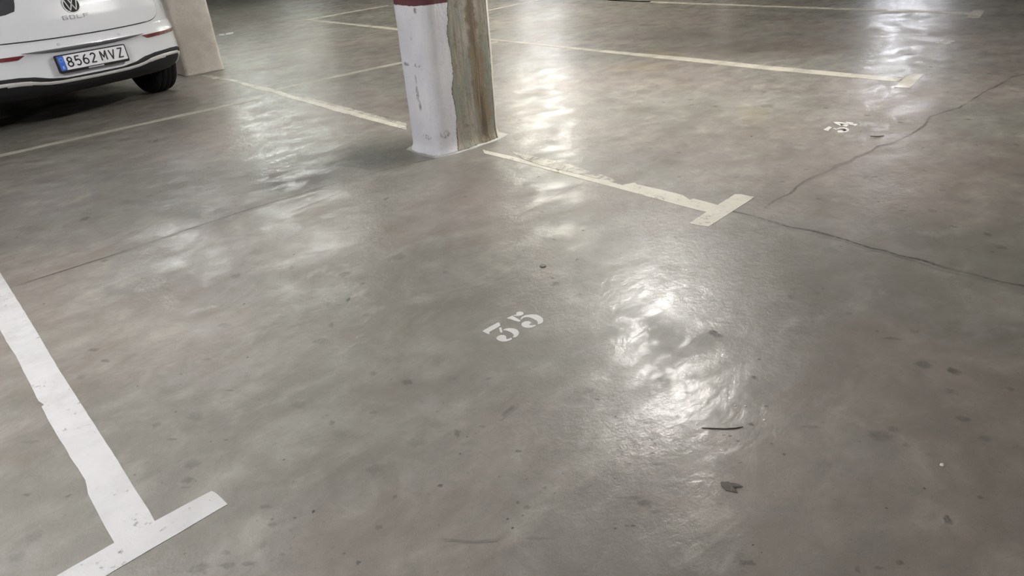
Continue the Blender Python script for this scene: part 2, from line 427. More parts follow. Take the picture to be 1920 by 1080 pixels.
    j2 = z7([(110, 118), (200, 138), (250, 152), (350, 180), (430, 205), (520, 222), (620, 243), (700, 265), (780, 285), (850, 312), (930, 335), (1010, 350), (1100, 378), (1200, 400), (1320, 435), (1420, 465), (1530, 490), (1700, 535), (1842, 560)])
    j2 = FP([(1294, 376), (1335, 387)]) + j2
    j2.append(j2[-1]+(j2[-1]-j2[-3])*6)
    ribbon(j2, .022, .28, (.10, .085, .068), .006)
    ribbon(j2, .011, 1.0, (.03, .024, .02), .008)
    z4 = lambda L: FP([(1300+a/3.0855, 60+b/3.0855) for a, b in L])
    c3 = z4([(400, 1030), (470, 975), (560, 935), (600, 895), (650, 860), (690, 840), (790, 800), (830, 770), (900, 748), (950, 720), (1030, 690), (1070, 660), (1150, 645), (1225, 608), (1290, 575), (1340, 540), (1370, 490), (1410, 478), (1490, 450), (1540, 440), (1600, 400), (1680, 350), (1780, 300), (1850, 260), (1913, 245)])
    c3.append(c3[-1]+(c3[-1]-c3[-2])*8)
    ribbon(c3, .010, .95, (.07, .058, .045), .006)
    ribbon(FP([(985, 398), (1030, 372), (1088, 346)]), .006, .4, (.1, .1, .09), .002)
    ribbon(FP([(1150, 700), (1180, 640), (1230, 600)]), .004, .2, (.1, .1, .09), .01)
    ribbon(FP([(935, 787), (948, 774), (960, 766), (964, 760)]), .012, .75, (.07, .06, .05), .004)
    ribbon(FP([(1320, 538), (1322, 544), (1325, 549)]), .004, .9, (.06, .06, .05), .001)
    ribbon(FP([(820, 1010), (880, 1016), (935, 1012)]), .005, .35, (.07, .065, .055), .002)
    ribbon(FP([(800, 885), (815, 876)]), .005, .5, (.07, .065, .055), .002)
    ribbon(FP([(540, 400), (640, 360), (760, 325)]), .006, .3, (.07, .07, .06), .002)
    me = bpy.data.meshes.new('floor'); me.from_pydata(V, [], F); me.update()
    at = me.color_attributes.new('stain_and_shade', 'FLOAT_COLOR', 'POINT')
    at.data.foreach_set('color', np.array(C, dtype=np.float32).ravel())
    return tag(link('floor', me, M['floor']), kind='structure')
build_floor()

# shell
tag(box('ceiling', FX0-.2, FX1+.2, FY0-.2, FY1+.2, CEIL, CEIL+.2, M['ceiling']), kind='structure')
tag(box('wall_left', FX0-.2, FX0, FY0, FY1, 0, CEIL, M['wall']), kind='structure')
tag(box('wall_right', FX1, FX1+.2, FY0, FY1, 0, CEIL, M['wall']), kind='structure')
tag(box('wall_front', FX0, FX1, FY0-.2, FY0, 0, CEIL, M['wall']), kind='structure')
tag(box('wall_back', FX0, FX1, FY1, FY1+.2, 0, CEIL, M['wall']), kind='structure')

# ------------------------------------------------------------------ lamps on the ceiling
M['housing'] = simple('white lamp housing', (.7, .7, .7), .4)
tube_mats = {}
def lamp(i, x, y, hd, st, col):
    r = empty('ceiling_lamp', (x, y, LAMP_Z), hd)
    tag(r, LAMP_LABELS[i], 'ceiling lamp', 'fluorescent tube lamps on the ceiling')
    bm = bmesh.new(); add_box(bm, -.66, .66, -.07, .07, .045, CEIL-LAMP_Z, .006)
    for s_ in (-1, 1): add_box(bm, s_*.625-.015, s_*.625+.015, -.03, .03, -.02, .05)
    bm_obj('housing', bm, M['housing'], r)
    bm = bmesh.new()
    q = bmesh.ops.create_cone(bm, cap_ends=True, segments=12, radius1=.02, radius2=.02, depth=1.22)
    bmesh.ops.rotate(bm, verts=q['verts'], cent=(0, 0, 0), matrix=Matrix.Rotation(math.pi/2, 3, 'Y'))
    t = NT('lit tube'); t.set(color=(.8, .8, .8), emit=col, emits=EMIT*st)
    bm_obj('tube', bm, t.m, r, True)
LAMP_LABELS = ['white fluorescent lamp over the bay next to number 35', 'white fluorescent lamp over bay 34', 'cool white fluorescent lamp beyond bay 34', 'cool white fluorescent lamp far down the garage',
    'bluish fluorescent lamp over the far aisle', 'bluish fluorescent lamp at the far right end', 'fluorescent lamp over the parked white car', 'fluorescent lamp beside the pillar behind the car', 'greenish fluorescent lamp far behind the car',
    'greenish fluorescent lamp behind the rear pillar', 'added fluorescent fill lamp, unseen, over the left side of bay 35', 'added fluorescent fill lamp, unseen, over the aisle at the left', 'fluorescent lamp over the bays left of the car', 'added warm fluorescent fill lamp next beyond the one over bay 34', 'added greenish fluorescent fill lamp over the far rows']
for i, L in enumerate(LAMPS): lamp(i, *L)

# ------------------------------------------------------------------ pillars
PX, PY = 2.615, 3.43       # centre of the pillar beside bay 35
HX, HY = .268, .16
RED_Z = depth_pt(790, 12, 3.27).z
def edge_local(px, py):
    p = depth_pt(px, py, PY-HY); return (p.z, p.x-PX+.5)
PAINT_EDGE = sorted([edge_local(*q) for q in ((838, -60), (838, 10), (838, 60), (845, 110), (849, 140), (847, 165), (852, 200), (855, 240), (855, 280))])
PAINT_EDGE = [(0.0, PAINT_EDGE[0][1])] + [q for q in PAINT_EDGE if .02 < q[0] < 1.55] + [(1.6, PAINT_EDGE[-1][1])]
SCUFFS = []
def pillar_hit(px, py, r=.09):
    d = (cr*((px-960)/FPX) - cu*((py-540)/FPX) + fw)
    for k in range(4000):
        t = 3+k*.0006; p = Vector((0, 0, CAMH))+d*t
        qx = max(abs(p.x-PX)-(HX-r), 0); qy = max(abs(p.y-PY)-(HY-r), 0)
        if math.hypot(qx, qy) < r: return (p.x-PX, p.y-PY, p.z)
    return (0, 0, -1)
for q in ((780, 152, .012, .05), (783, 176, .020, .055), (788, 198, .018, .04), (762, 120, .04, .014), (782, 123, .04, .014), (800, 257, .05, .02), (752, 112, .02, .02), (835, 252, .04, .03), (778, 20, .015, .02), (770, 72, .015, .012), (850, 110, .012, .06), (858, 160, .02, .06), (828, 285, .008, .02)):
    SCUFFS.append((*pillar_hit(q[0], q[1]), q[2], q[3]))
M['pillar'] = mat_pillar()
M['mortar_pale'] = mat_concrete('pale mortar smear', (.36, .35, .33), (.50, .49, .46), 3)
M['pillar_bare'] = mat_concrete('beige pillar concrete', (.48, .44, .39), (.62, .58, .53), 1.5)

def pillar_mesh(hx, hy, r, z1, skirt=.035, seg=7, lumps=.004):
    out = []
    for cx_, cy_, a0 in ((hx-r, hy-r, 0), (-hx+r, hy-r, 90), (-hx+r, -hy+r, 180), (hx-r, -hy+r, 270)):
        for k in range(seg+1):
            a = math.radians(a0+90*k/seg); out.append((cx_+r*math.cos(a), cy_+r*math.sin(a), math.cos(a), math.sin(a)))
    # insert points along the straight sides
    ring = []
    n = len(out)
    for i in range(n):
        a = out[i]; b = out[(i+1) % n]; ring.append(a)
        L = math.hypot(a[0]-b[0], a[1]-b[1]); m = int(L/.04)
        for k in range(1, m): ring.append(tuple(a[j]+(b[j]-a[j])*k/m for j in range(4)))
    zs = [0, .012, .03, .05, .08] + [.08+(z1-.08)*k/40 for k in range(1, 41)]
    V = []; F = []
    for z in zs:
        sk = skirt*max(0, 1-z/.07)**2.2
        for (x, y, nx, ny) in ring:
            d = lumps*noise.noise(Vector((x*6, y*6, z*2.5))) + .5*lumps*noise.noise(Vector((x*22, y*22, z*12)))
            if z < .06: d += .012*noise.noise(Vector((x*12, y*12, z*30)))*(1-z/.06)
            V.append((x+nx*(sk+d), y+ny*(sk+d), z))
    n = len(ring)
    for k in range(len(zs)-1):
        for i in range(n):
            a = k*n+i; b = k*n+(i+1) % n; F.append((a, b, b+n, a+n))
    F.append(tuple(range(n))[::-1]); F.append(tuple(range((len(zs)-1)*n, len(zs)*n)))
    return V, F
V, F = pillar_mesh(HX, HY, .09, CEIL, .02)
pil = o = mesh('concrete_pillar', V, F, M['pillar'], None, True); o.location = (PX, PY, 0)
tag(o, 'thick pillar painted white with a maroon band, bare stained concrete on its right side', 'pillar')
ring = []
for k in range(40):
    a = 2*math.pi*k/40; ca, sa = math.cos(a), math.sin(a)
    e = 1/max(abs(ca)/(HX-.03), abs(sa)/(HY-.02), 1e-6)
    e2 = min(e, math.hypot(HX, HY)*.93)
    ring.append((ca, sa, e2))
bm = bmesh.new(); lo = []; hi = []
for ca, sa, e in ring:
    w_ = .030+.022*noise.noise(Vector((ca*2.4, sa*2.4, 4)))+.016*max(0, ca)
    h_ = .016+.010*noise.noise(Vector((ca*3, sa*3, 8)))
    lo.append(bm.verts.new((ca*(e+w_+.03), sa*(e+w_+.03), .0008))); hi.append(bm.verts.new((ca*(e-.02), sa*(e-.02), h_)))
for k in range(40): bm.faces.new((lo[k], lo[(k+1) % 40], hi[(k+1) % 40], hi[k]))
bm_obj('mortar_foot', bm, M['mortar_pale'], pil, True)
V, F = pillar_mesh(.21, .20, .04, CEIL, .012)
o = mesh('concrete_pillar', V, F, M['pillar_bare'], None, True); o.location = (2.66, 7.95, 0)
tag(o, 'beige concrete pillar with a crumbled foot, standing beside the white car', 'pillar')
# the pillar of the next row, outside the picture, whose maroon band mirrors in the floor
V, F = pillar_mesh(HX, HY, .075, CEIL)
o = mesh('concrete_pillar', V, F, M['pillar'], None, True); o.location = (12.3, 7.25, 0)
tag(o, 'pillar with a maroon band beyond the far bays, seen only mirrored in the floor', 'pillar')

# ------------------------------------------------------------------ painted bay lines and numbers
def fp(L, sx=1, ox=0, oy=0): return [floor_pt(ox+a/sx, oy+b/sx) for a, b in L]

# line A, nearest, left
rA = fp([(0, 20), (75, 140), (130, 230), (200, 350), (300, 505), (400, 660), (480, 790), (520, 850), (541, 890)], 1.8625, 0, 500)
lA = fp([(400, 965), (365, 905), (325, 828), (308, 795), (298, 745), (245, 665), (235, 645), (180, 555), (145, 490), (155, 482), (135, 470), (90, 380), (55, 310), (22, 262), (15, 245), (0, 220)], 1.8625, 0, 500)
lnA = empty('parking_line', (0, 0, 0))
tag(lnA, 'wide white painted bay line at the bottom left, nearest to the viewer', 'painted line', 'painted bay lines')
up_ = Vector((rA[0].x, 5.90, 0)); ul_ = Vector((lA[-1].x-.005, 5.90, 0))
paint('stripe', [[ul_, up_]+rA+[rA[-1]-Vector((0, .05, 0)), lA[0]-Vector((0, .05, 0))]+lA], M['line_near'], lnA, amp=.002)
c1 = floor_pt(427, 946); c2 = floor_pt(397, 921); c2b = floor_pt(405, 925); c2c = floor_pt(416, 935)
o1 = floor_pt(199, 1080); i1 = floor_pt(107, 1080); dd = (o1-c1).normalized()
ox_ = -.17
eo = o1+dd*((ox_-o1.x)/dd.x); di = (i1-floor_pt(215, 1018)).normalized(); ei = i1+di*((ox_-i1.x)/di.x)
cap = paint('end_bar', [[c1, o1, eo, ei, i1, floor_pt(215, 1018), floor_pt(290, 978), c2, c2b, c2c]], M['line_near'], lnA, z1=PT+.0003, amp=.0015)

# line B, from the pillar to its end bar
lnB = empty('parking_line', (0, 0, 0))
tag(lnB, 'chipped white bay line from the pillar to its end bar between bays 35 and 34', 'painted line', 'painted bay lines')
Z6 = lambda L: fp(L, 3, 880, 240)
main = Z6([(75, 122), (95, 128), (240, 160), (380, 205), (480, 232), (600, 258), (720, 287), (800, 305), (860, 322), (885, 316), (930, 308), (945, 318), (1090, 350), (1200, 378), (1240, 405), (1262, 397), (1420, 440), (1345, 475), (1325, 472), (1200, 440), (1060, 402), (910, 360), (650, 292), (500, 252), (330, 205), (200, 172), (85, 143)])
paint('stripe', [main], M['line_mid'], lnB, amp=.002)
worn = Z6([(225, 128), (330, 152), (460, 180), (560, 205), (660, 240), (760, 268), (850, 305), (850, 318), (720, 285), (600, 256), (480, 230), (380, 203), (300, 172)])
paint('worn_stripe', [worn], M['line_worn'], lnB, z1=.0009, amp=.004)
paint('end_bar', [Z6([(1236, 538), (1330, 476), (1400, 432), (1495, 373), (1530, 374), (1605, 390), (1480, 470), (1400, 522), (1345, 556), (1300, 550)])], M['line_mid'], lnB, z1=PT+.0003, amp=.001)
# the same line beyond the pillar
lB2 = empty('parking_line', (0, 0, 0))
tag(lB2, 'worn white bay line between the painted pillar and the pillar beside the car', 'painted line', 'painted bay lines')
Z1 = lambda L: fp(L, 6, 340, 100)
paint('stripe', [Z1([(400, 295), (520, 300), (640, 335), (760, 375), (900, 420), (1000, 430), (1100, 470), (1240, 510), (1500, 580), (1700, 640), (1920, 700), (2530, 860), (2530, 820), (1920, 655), (1750, 610), (1500, 545), (1250, 475), (1100, 425), (990, 390), (900, 375), (760, 345), (620, 300), (520, 285)])], M['line_mid'], lB2, amp=.006)
paint('worn_stripe', [Z1([(1240, 470), (1400, 495), (1550, 530), (1750, 580), (1920, 625), (2530, 790), (2530, 815), (1920, 655), (1700, 600), (1400, 520)])], M['line_worn'], lB2, z1=.0009, amp=.008)
paint('worn_stripe', [Z1([(220, 245), (330, 245), (430, 275), (520, 290), (400, 298), (300, 275)])], M['line_worn'], lB2, z1=.0009, amp=.008)

# line C
lnC = empty('parking_line', (0, 0, 0))
tag(lnC, 'cream bay line across the middle distance, ending in a slanted bar, beyond number 34', 'painted line', 'painted bay lines')
XC = 5.50
def along(px, py): return floor_pt(px, py)
cU = [(732.5, 51.5), (912, 71.5), (1110, 92), (1300, 109), (1440, 123.5), (1560, 134.5), (1692, 147)]
cL = [(1680, 153), (1560, 142), (1435, 130.5), (1300, 116), (1110, 96), (912, 74.5), (732.5, 55.5)]
paint('stripe', [fp([(585, 36.6)]+cU+cL+[(585, 39)])], M['line_far'], lnC, amp=.002)
paint('end_bar', [fp([(1676, 164), (1705, 165.5), (1733, 139), (1712, 138.5), (1700, 143)])], M['line_far'], lnC, z1=PT+.0003, amp=.001)
# line D
lnD = empty('parking_line', (0, 0, 0))
tag(lnD, 'farthest cream bay line along the top edge, ending in a short bar at upper right', 'painted line', 'painted bay lines')
a = floor_pt(1135, -.5); b = floor_pt(1435, 10.3); s_ = (a-b).normalized()
paint('stripe', [[b+s_*1.8]+fp([(1135, -.8), (1435, 10.4), (1640, 17), (1830, 23.5), (1826, 27.5), (1640, 20.5), (1435, 13), (1135, 1.4)])+[floor_pt(1435, 13)+s_*1.8]], M['line_far'], lnD, amp=.004)
paint('end_bar', [fp([(1812, 33), (1837, 33.5), (1846, 19.5), (1825, 19.3)])], M['line_far'], lnD, z1=PT+.0003, amp=.001)
# back line F
lnF = empty('parking_line', (0, 0, 0))
tag(lnF, 'thin faded white line across the back of the bays, in front of the white car', 'painted line', 'painted cross lines')
pL = fp([(0, 290), (120, 262.8), (340, 214.5), (400, 202), (486, 182.5), (486, 186), (400, 205.5), (340, 218.5), (120, 266.8), (0, 294.5)])
lft = pL[0]+(pL[0]-pL[1]).normalized()*3; lft2 = pL[-1]+(pL[0]-pL[1]).normalized()*3
paint('stripe', [[lft]+pL+[lft2]], M['line_thin'], lnF, amp=.002)
lF2 = empty('parking_line', (0, 0, 0))
tag(lF2, 'thin faded white line behind the painted pillar, crossing the worn bay line', 'painted line', 'painted cross lines')
paint('stripe', [fp([(512, 167), (620, 144), (742, 118), (910, 81), (932, 76.5), (934, 80), (912, 84.5), (742, 121.5), (620, 147.5), (516, 170.5)])], M['line_thin'], lF2, amp=.002)
# G
lnG = empty('parking_line', (0, 0, 0))
tag(lnG, 'thin cream line meeting another in a sharp corner, left of the pillar top', 'painted line', 'painted cross lines')
paint('stripe', [fp([(569, 38.4), (590, 33.2), (650, 22.6), (728, 9.3), (907, 20.4-.2)][:4]+[(728, 11.2), (650, 24.6), (592, 36), (584, 38.6)])], M['line_far'], lnG, amp=.002)
lG2 = empty('parking_line', (0, 0, 0))
tag(lG2, 'thin cream line at the top edge, right of the painted pillar', 'painted line', 'painted cross lines')
g0 = fp([(905, 21), (960, 9.3), (1010, -1)]); g1 = fp([(1010, 0.6), (960, 11.2), (905, 23)])
e_ = (g0[-1]-g0[0]).normalized()*3
paint('stripe', [g0+[g0[-1]+e_, g1[0]+e_]+g1], M['line_far'], lG2, amp=.003)

def number(name, label, digits, f, mat):
    r = empty(name, (0, 0, 0)); tag(r, label, 'painted number', 'stencilled bay numbers')
    for d, pieces in digits:
        bm = bmesh.new()
        for pc in pieces: extrude_poly(bm, f(pc), 0, PT)
        bmesh.ops.triangulate(bm, faces=[q for q in bm.faces if len(q.verts) > 4])
        bm_obj(d, bm, mat, r)
    return r
G3 = [[(355, 570), (470, 503), (590, 440), (612, 442), (625, 490), (540, 540), (470, 578), (455, 590), (468, 606), (455, 616), (430, 608)],
      [(608, 520), (640, 512), (658, 590), (625, 592)],
      [(670, 550), (700, 535), (760, 525), (830, 530), (880, 550), (905, 585), (900, 620), (880, 645), (850, 662), (815, 664), (812, 655), (830, 640), (822, 620), (790, 590), (740, 568), (700, 556), (672, 560)],
      [(600, 640), (640, 627), (690, 632), (715, 655), (712, 675), (690, 690), (720, 692), (760, 682), (785, 670), (800, 680), (795, 695), (760, 712), (700, 727), (650, 727), (600, 712), (570, 690), (565, 665)]]
G5 = [[(825, 340), (822, 330), (860, 325), (870, 320), (862, 300), (880, 285), (915, 275), (950, 280), (975, 298), (970, 318), (940, 335), (890, 343)],
      [(718, 378), (790, 345), (800, 335), (815, 345), (930, 410), (925, 425), (890, 428), (840, 412), (780, 390)],
      [(928, 385), (950, 355), (1000, 332), (1080, 320), (1160, 322), (1220, 345), (1262, 380), (1270, 420), (1255, 445), (1220, 462), (1185, 467), (1190, 440), (1175, 415), (1120, 385), (1060, 362), (1010, 360), (965, 372), (940, 400)],
      [(960, 440), (1000, 422), (1045, 420), (1080, 430), (1088, 450), (1060, 468), (1062, 480), (1100, 485), (1150, 475), (1162, 485), (1130, 505), (1070, 520), (1010, 520), (965, 505), (942, 480), (945, 455)]]
f35 = lambda L: fp(L, 8, 860, 550)
number('bay_number', 'white stencilled number 35 in the middle of the nearest bay', [('digit', G3), ('digit', G5)], f35, M['digit'])
f34 = lambda L: fp(L, 12, 1500, 200)
N3 = [[(525, 520), (650, 445), (720, 470), (650, 520), (640, 545), (600, 538)],
      [(735, 482), (800, 490), (830, 512), (800, 520)],
      [(815, 505), (880, 478), (980, 470), (1060, 485), (1105, 520), (1090, 550), (1040, 575), (940, 584), (860, 577), (835, 550), (880, 540), (940, 540), (985, 560), (1035, 548), (1055, 525), (1020, 502), (950, 494), (880, 500), (840, 518)]]
N4 = [[(755, 350), (830, 345), (960, 358), (1040, 370), (1100, 385), (1050, 395), (960, 385), (870, 385), (930, 413), (915, 430), (850, 405), (790, 375)],
      [(1030, 345), (1185, 360), (1200, 384), (1120, 384), (1055, 368)],
      [(1105, 387), (1230, 393), (1295, 388), (1270, 420), (1230, 435), (1200, 415), (1110, 405)],
      [(960, 430), (1010, 402), (1100, 408), (1045, 455)]]
number('bay_number', 'small cream stencilled number 34 at the right, in the bay beyond', [('digit', N3), ('digit', N4)], f34, M['digit'])
# faint 33: the same stencil, farther off
c35 = floor_pt(961, 613); c33 = floor_pt(1772, 79)
def f33(L): return [(p-c35)*.95+c33 for p in fp(L, 8, 860, 550)]
G3b = [[(x+345, y-195) for x, y in pc] for pc in G3]
M['digit_faint'] = mat_paint('faint stencil paint', (.60, .59, .56), .40)
number('bay_number', 'faint stencilled bay number 33 near the top right glare', [('digit', G3), ('digit', G3b)], f33, M['digit_faint'])
o = paint('painted_mark', [fp([(410, 66.5), (412, 64), (420, 63.5), (421, 66)]), fp([(423, 65.5), (424, 62), (430, 61.2), (438, 60), (437, 62.5), (428, 64.8)])], M['digit'], amp=.001)
tag(o, 'small white painted mark on the far floor, right of the beige pillar', 'painted mark')

# ------------------------------------------------------------------ litter
M['twig'] = simple('dry twig', (.07, .06, .045), .8)
M['leaf'] = simple('dry brown leaf', (.13, .115, .10), .85)
M['crumb'] = simple('white crumb', (.75, .74, .70), .7)
M['capm'] = simple('dirty flat metal', (.09, .085, .06), .45, .3)
def tube(name, pts, r, mat, parent=None, seg=6):
    V = []; F = []
    for i, p in enumerate(pts):
        d = (pts[min(i+1, len(pts)-1)]-pts[max(i-1, 0)]).normalized(); s = d.cross(Vector((0, 0, 1)))
        s = s.normalized() if s.length > 1e-4 else Vector((1, 0, 0)); u = s.cross(d)
        rr = r[i] if isinstance(r, (list, tuple)) else r
        for k in range(seg):
            a = 2*math.pi*k/seg; V.append(p+s*math.cos(a)*rr+u*math.sin(a)*rr)
    for i in range(len(pts)-1):
        for k in range(seg):
            a = i*seg+k; b = i*seg+(k+1) % seg; F.append((a, b, b+seg, a+seg))
    F.append(tuple(range(seg))[::-1]); F.append(tuple(range((len(pts)-1)*seg, len(pts)*seg)))
    return mesh(name, V, F, mat, parent, True)
def twig(pxs, r, label):
    pts = [floor_pt(a, b, r*.9) for a, b in pxs]
    o = tube('twig', pts, [r*.6]+[r]*(len(pts)-2)+[r*.5], M['twig']); tag(o, label, 'twig', 'bits of litter on the floor')
twig([(1316, 802), (1335, 803), (1360, 804), (1380, 802.5), (1393, 800)], .0017, 'thin dark twig lying right of the bright glare patch')
twig([(1632, 255), (1645, 256), (1657, 254.5)], .003, 'short dark stick lying beyond number 34')
def crumb(px, py, r, label):
    c = floor_pt(px, py, 0)
    bm = bmesh.new(); bmesh.ops.create_icosphere(bm, subdivisions=2, radius=1)
    for v in bm.verts:
        k = 1+.35*noise.noise(v.co*1.5+Vector((px, py, 0)))
        v.co = Vector((v.co.x*r*1.15*k, v.co.y*r*k, max(v.co.z, -.5)*r*.45*k+r*.22))
    o = bm_obj('crumb', bm, M['crumb'], None, True); o.location = c
    tag(o, label, 'crumb', 'bits of litter on the floor')
crumb(1378, 760.5, .0035, 'tiny white crumb, left one of the pair above the twig')
crumb(1398, 762, .0035, 'tiny white crumb, right one of the pair above the twig')
crumb(1433, 788, .004, 'tiny white crumb just above and right of the twig')
crumb(1766, 872, .0052, 'white crumb alone at the lower right')
c = floor_pt(1018, 499)
bm = bmesh.new(); q = bmesh.ops.create_cone(bm, cap_ends=True, segments=28, radius1=.0135, radius2=.0128, depth=.004)
bmesh.ops.bevel(bm, geom=bm.edges[:], offset=.0004, segments=1, affect='EDGES')
o = bm_obj('flat_disc', bm, M['capm']); o.location = (c.x, c.y, .0021); tag(o, 'small flat dark disc lying above number 35', 'disc', 'bits of litter on the floor')
# crumpled leaf
lf = [(1351, 906), (1353, 903.5), (1359, 904.5), (1365, 903.5), (1370, 907), (1378, 906.5), (1386, 909), (1393, 912.5), (1388, 914.5), (1380, 914), (1376, 917), (1382, 921), (1384, 924.5), (1376, 923), (1368, 921.5), (1361, 920), (1358, 916), (1353, 912)]
P = fp(lf); cc = sum(P, Vector())/len(P)
V = [cc+Vector((0, 0, .004))]; F = []
for k in (.55, 1.0):
    for i, p in enumerate(P):
        q = cc+(p-cc)*k; q.z = .0015+.005*abs(noise.noise(q*60))*(1.2-k*.8); V.append(q)
n = len(P)
for i in range(n):
    j = (i+1) % n; F.append((0, 1+i, 1+j)); F.append((1+i, 1+n+i, 1+n+j, 1+j))
o = mesh('dry_leaf', V, F, M['leaf']); md = o.modifiers.new('s', 'SOLIDIFY'); md.thickness = .0012; md.offset = 1
tag(o, 'dark crumpled scrap of dry leaf at the lower right centre', 'leaf', 'bits of litter on the floor')

# ------------------------------------------------------------------ the white hatchback
def cmat(name, col, rough, metal=0, coat=0, **k):
    t = NT(name); n = t.noise(300, 2)
    c = t.mix(t.rng(n, .3, .7, 0, .06), col, tuple(x*.9 for x in col))
    return t.set(color=c, rough=rough, metal=metal, coat=coat, coatr=.015, **k)
M['car'] = cmat('white car paint', (.62, .635, .66), .32, 0, 1.0)
M['black'] = cmat('black plastic', (.007, .0075, .008), .6, 0, 0, spec=.25)
M['seam'] = cmat('dark seam', (.02, .02, .022), .7)
M['chrome'] = cmat('satin chrome', (.78, .78, .78), .28, .55)
M['red'] = cmat('red reflector', (.15, .018, .026), .12, 0, 1.0)
M['lens'] = cmat('smoked tail lamp lens', (.035, .036, .042), .12, 0, 1.0)
M['glass'] = cmat('dark car glass', (.02, .025, .028), .04, 0, 1.0)
M['tyre'] = cmat('tyre rubber', (.006, .006, .0065), .9, 0, 0, spec=.2)
M['rim'] = cmat('alloy rim', (.45, .45, .46), .3, 1)
M['plate'] = cmat('plate white', (.66, .67, .69), .35)
M['plate_blue'] = cmat('plate blue', (.03, .12, .50), .35)
M['ink'] = cmat('plate black ink', (.015, .015, .018), .5)
M['badge'] = cmat('grey badge letters', (.30, .30, .31), .3, .9)
M['badge_dark'] = cmat('dark badge ground', (.03, .033, .035), .15, 0, 1)
M['plate_star'] = cmat('plate pale print', (.45, .55, .75), .5)

def lerp_tab(tab, z):
    if z <= tab[0][0]: return tab[0][1]
    for (a, u), (b, v) in zip(tab[:-1], tab[1:]):
        if z <= b:
            t = (z-a)/(b-a); return u+(v-u)*t
    return tab[-1][1]
TW = [(.20, .78), (.26, .83), (.34, .868), (.42, .905), (.48, .903), (.60, .892), (.66, .886), (.80, .880), (.92, .868), (1.0, .845), (1.08, .80), (1.2, .745), (1.33, .68), (1.40, .62), (1.44, .55), (1.46, .42)]
TY0 = [(.20, .50), (.245, .32), (.27, .09), (.32, .03), (.40, .008), (.45, .012), (.53, .010), (.575, -.004), (.595, -.012), (.625, .0), (.655, .020), (.668, .035), (.70, .036), (.80, .042), (.90, .062), (.97, .085), (1.02, .110), (1.08, .145), (1.3, .27), (1.36, .22), (1.40, .24), (1.44, .34), (1.46, .60)]
TY1 = [(.20, 4.10), (.30, 4.22), (.45, 4.27), (.60, 4.26), (.68, 4.20), (.76, 4.02), (.84, 3.72), (.90, 3.42), (.95, 3.15), (1.0, 3.02), (1.2, 2.60), (1.36, 2.22), (1.42, 1.98), (1.46, 1.5)]
RL, RN = .50, 2.6
def Wz(z): return lerp_tab(TW, z)
def outline(z, a):
    """rear half outline at height z, a in degrees from -90 (left side) to 90 (right side)"""
    r = math.radians(a); s = math.sin(r); c = max(0, math.cos(r))
    return (Wz(z)*math.copysign(abs(s)**(2/RN), s), lerp_tab(TY0, z)+RL*(1-c**(2/RN)))
def ang_of_x(x, z): return math.degrees(math.asin(max(-1, min(1, math.copysign(abs(x/Wz(z))**(RN/2), x)))))
def rear(x, z, off=0):
    w_ = min(.9999, abs(x/Wz(z)))
    y = lerp_tab(TY0, z)+RL*(1-(1-w_**RN)**(1/RN))
    # recess of the number plate bed
    if z < .60 and off != 'raw':
        k = max(0, min(1, (.60-z)/.03))*max(0, min(1, (z-.40)/.03))*max(0, min(1, (.47-abs(x))/.10))
        y += .016*k
    return y
def surf(x, z, off=0):
    """point on the rear skin at x, z, pushed out by off"""
    e = .004
    p = Vector((x, rear(x, z), z))
    px = Vector((x+e, rear(x+e, z), z))-p; pz = Vector((x, rear(x, z+e*2), z+e*2))-p
    n = px.cross(pz).normalized()
    if n.y > 0: n = -n
    n.z *= .4; n.normalize()
    return p+n*off

car = empty('white_hatchback', (1.35032952, 6.36009351, 0), math.radians(9.5))
tag(car, 'white hatchback car parked at the upper left, seen from behind', 'car')

def body_mesh():
    zs = [.20, .23, .26, .30, .34, .38, .42, .45, .48, .50, .52, .54, .56, .575, .585, .595, .605, .615, .63, .645, .655, .662, .668, .68, .70, .74, .78, .82, .86, .90, .93, .96, .99, 1.02, 1.05, 1.08, 1.14, 1.2, 1.26, 1.3, 1.33, 1.36, 1.38, 1.40, 1.42, 1.44, 1.455, 1.46]
    V = []; F = []
    ring0 = []
    for z in zs:
        ring = []
        W_ = Wz(z)
        for k in range(-48, 49):
            x, y = outline(z, 90*k/48)
            if abs(x) < .6 and z < .62: y = rear(x, z)
            ring.append((x, y))
        y1 = lerp_tab(TY1, z); FL = .75; ys = lerp_tab(TY0, z)+RL
        for k in range(1, 12): ring.append((W_, ys+(y1-FL-ys)*k/12))
        for k in range(0, 33):
            r = math.pi/2-math.pi*k/32; s = math.sin(r); c = max(0, math.cos(r))
            ring.append((W_*math.copysign(abs(s)**(2/2.3), s), y1-FL+FL*c**(2/2.3)))
        for k in range(11, 0, -1): ring.append((-W_, ys+(y1-FL-ys)*k/12))
        b = len(V)
        V += [(x, y, z) for x, y in ring]; n = len(ring)
        if ring0:
            for i in range(n):
                j = (i+1) % n; F.append((b-n+i, b-n+j, b+j, b+i))
        else: first = n
        ring0 = ring
    F.append(tuple(range(first))[::-1]); F.append(tuple(range(len(V)-first, len(V))))
    return V, F
V, F = body_mesh()
body = mesh('body', V, F, M['car'], None, False)
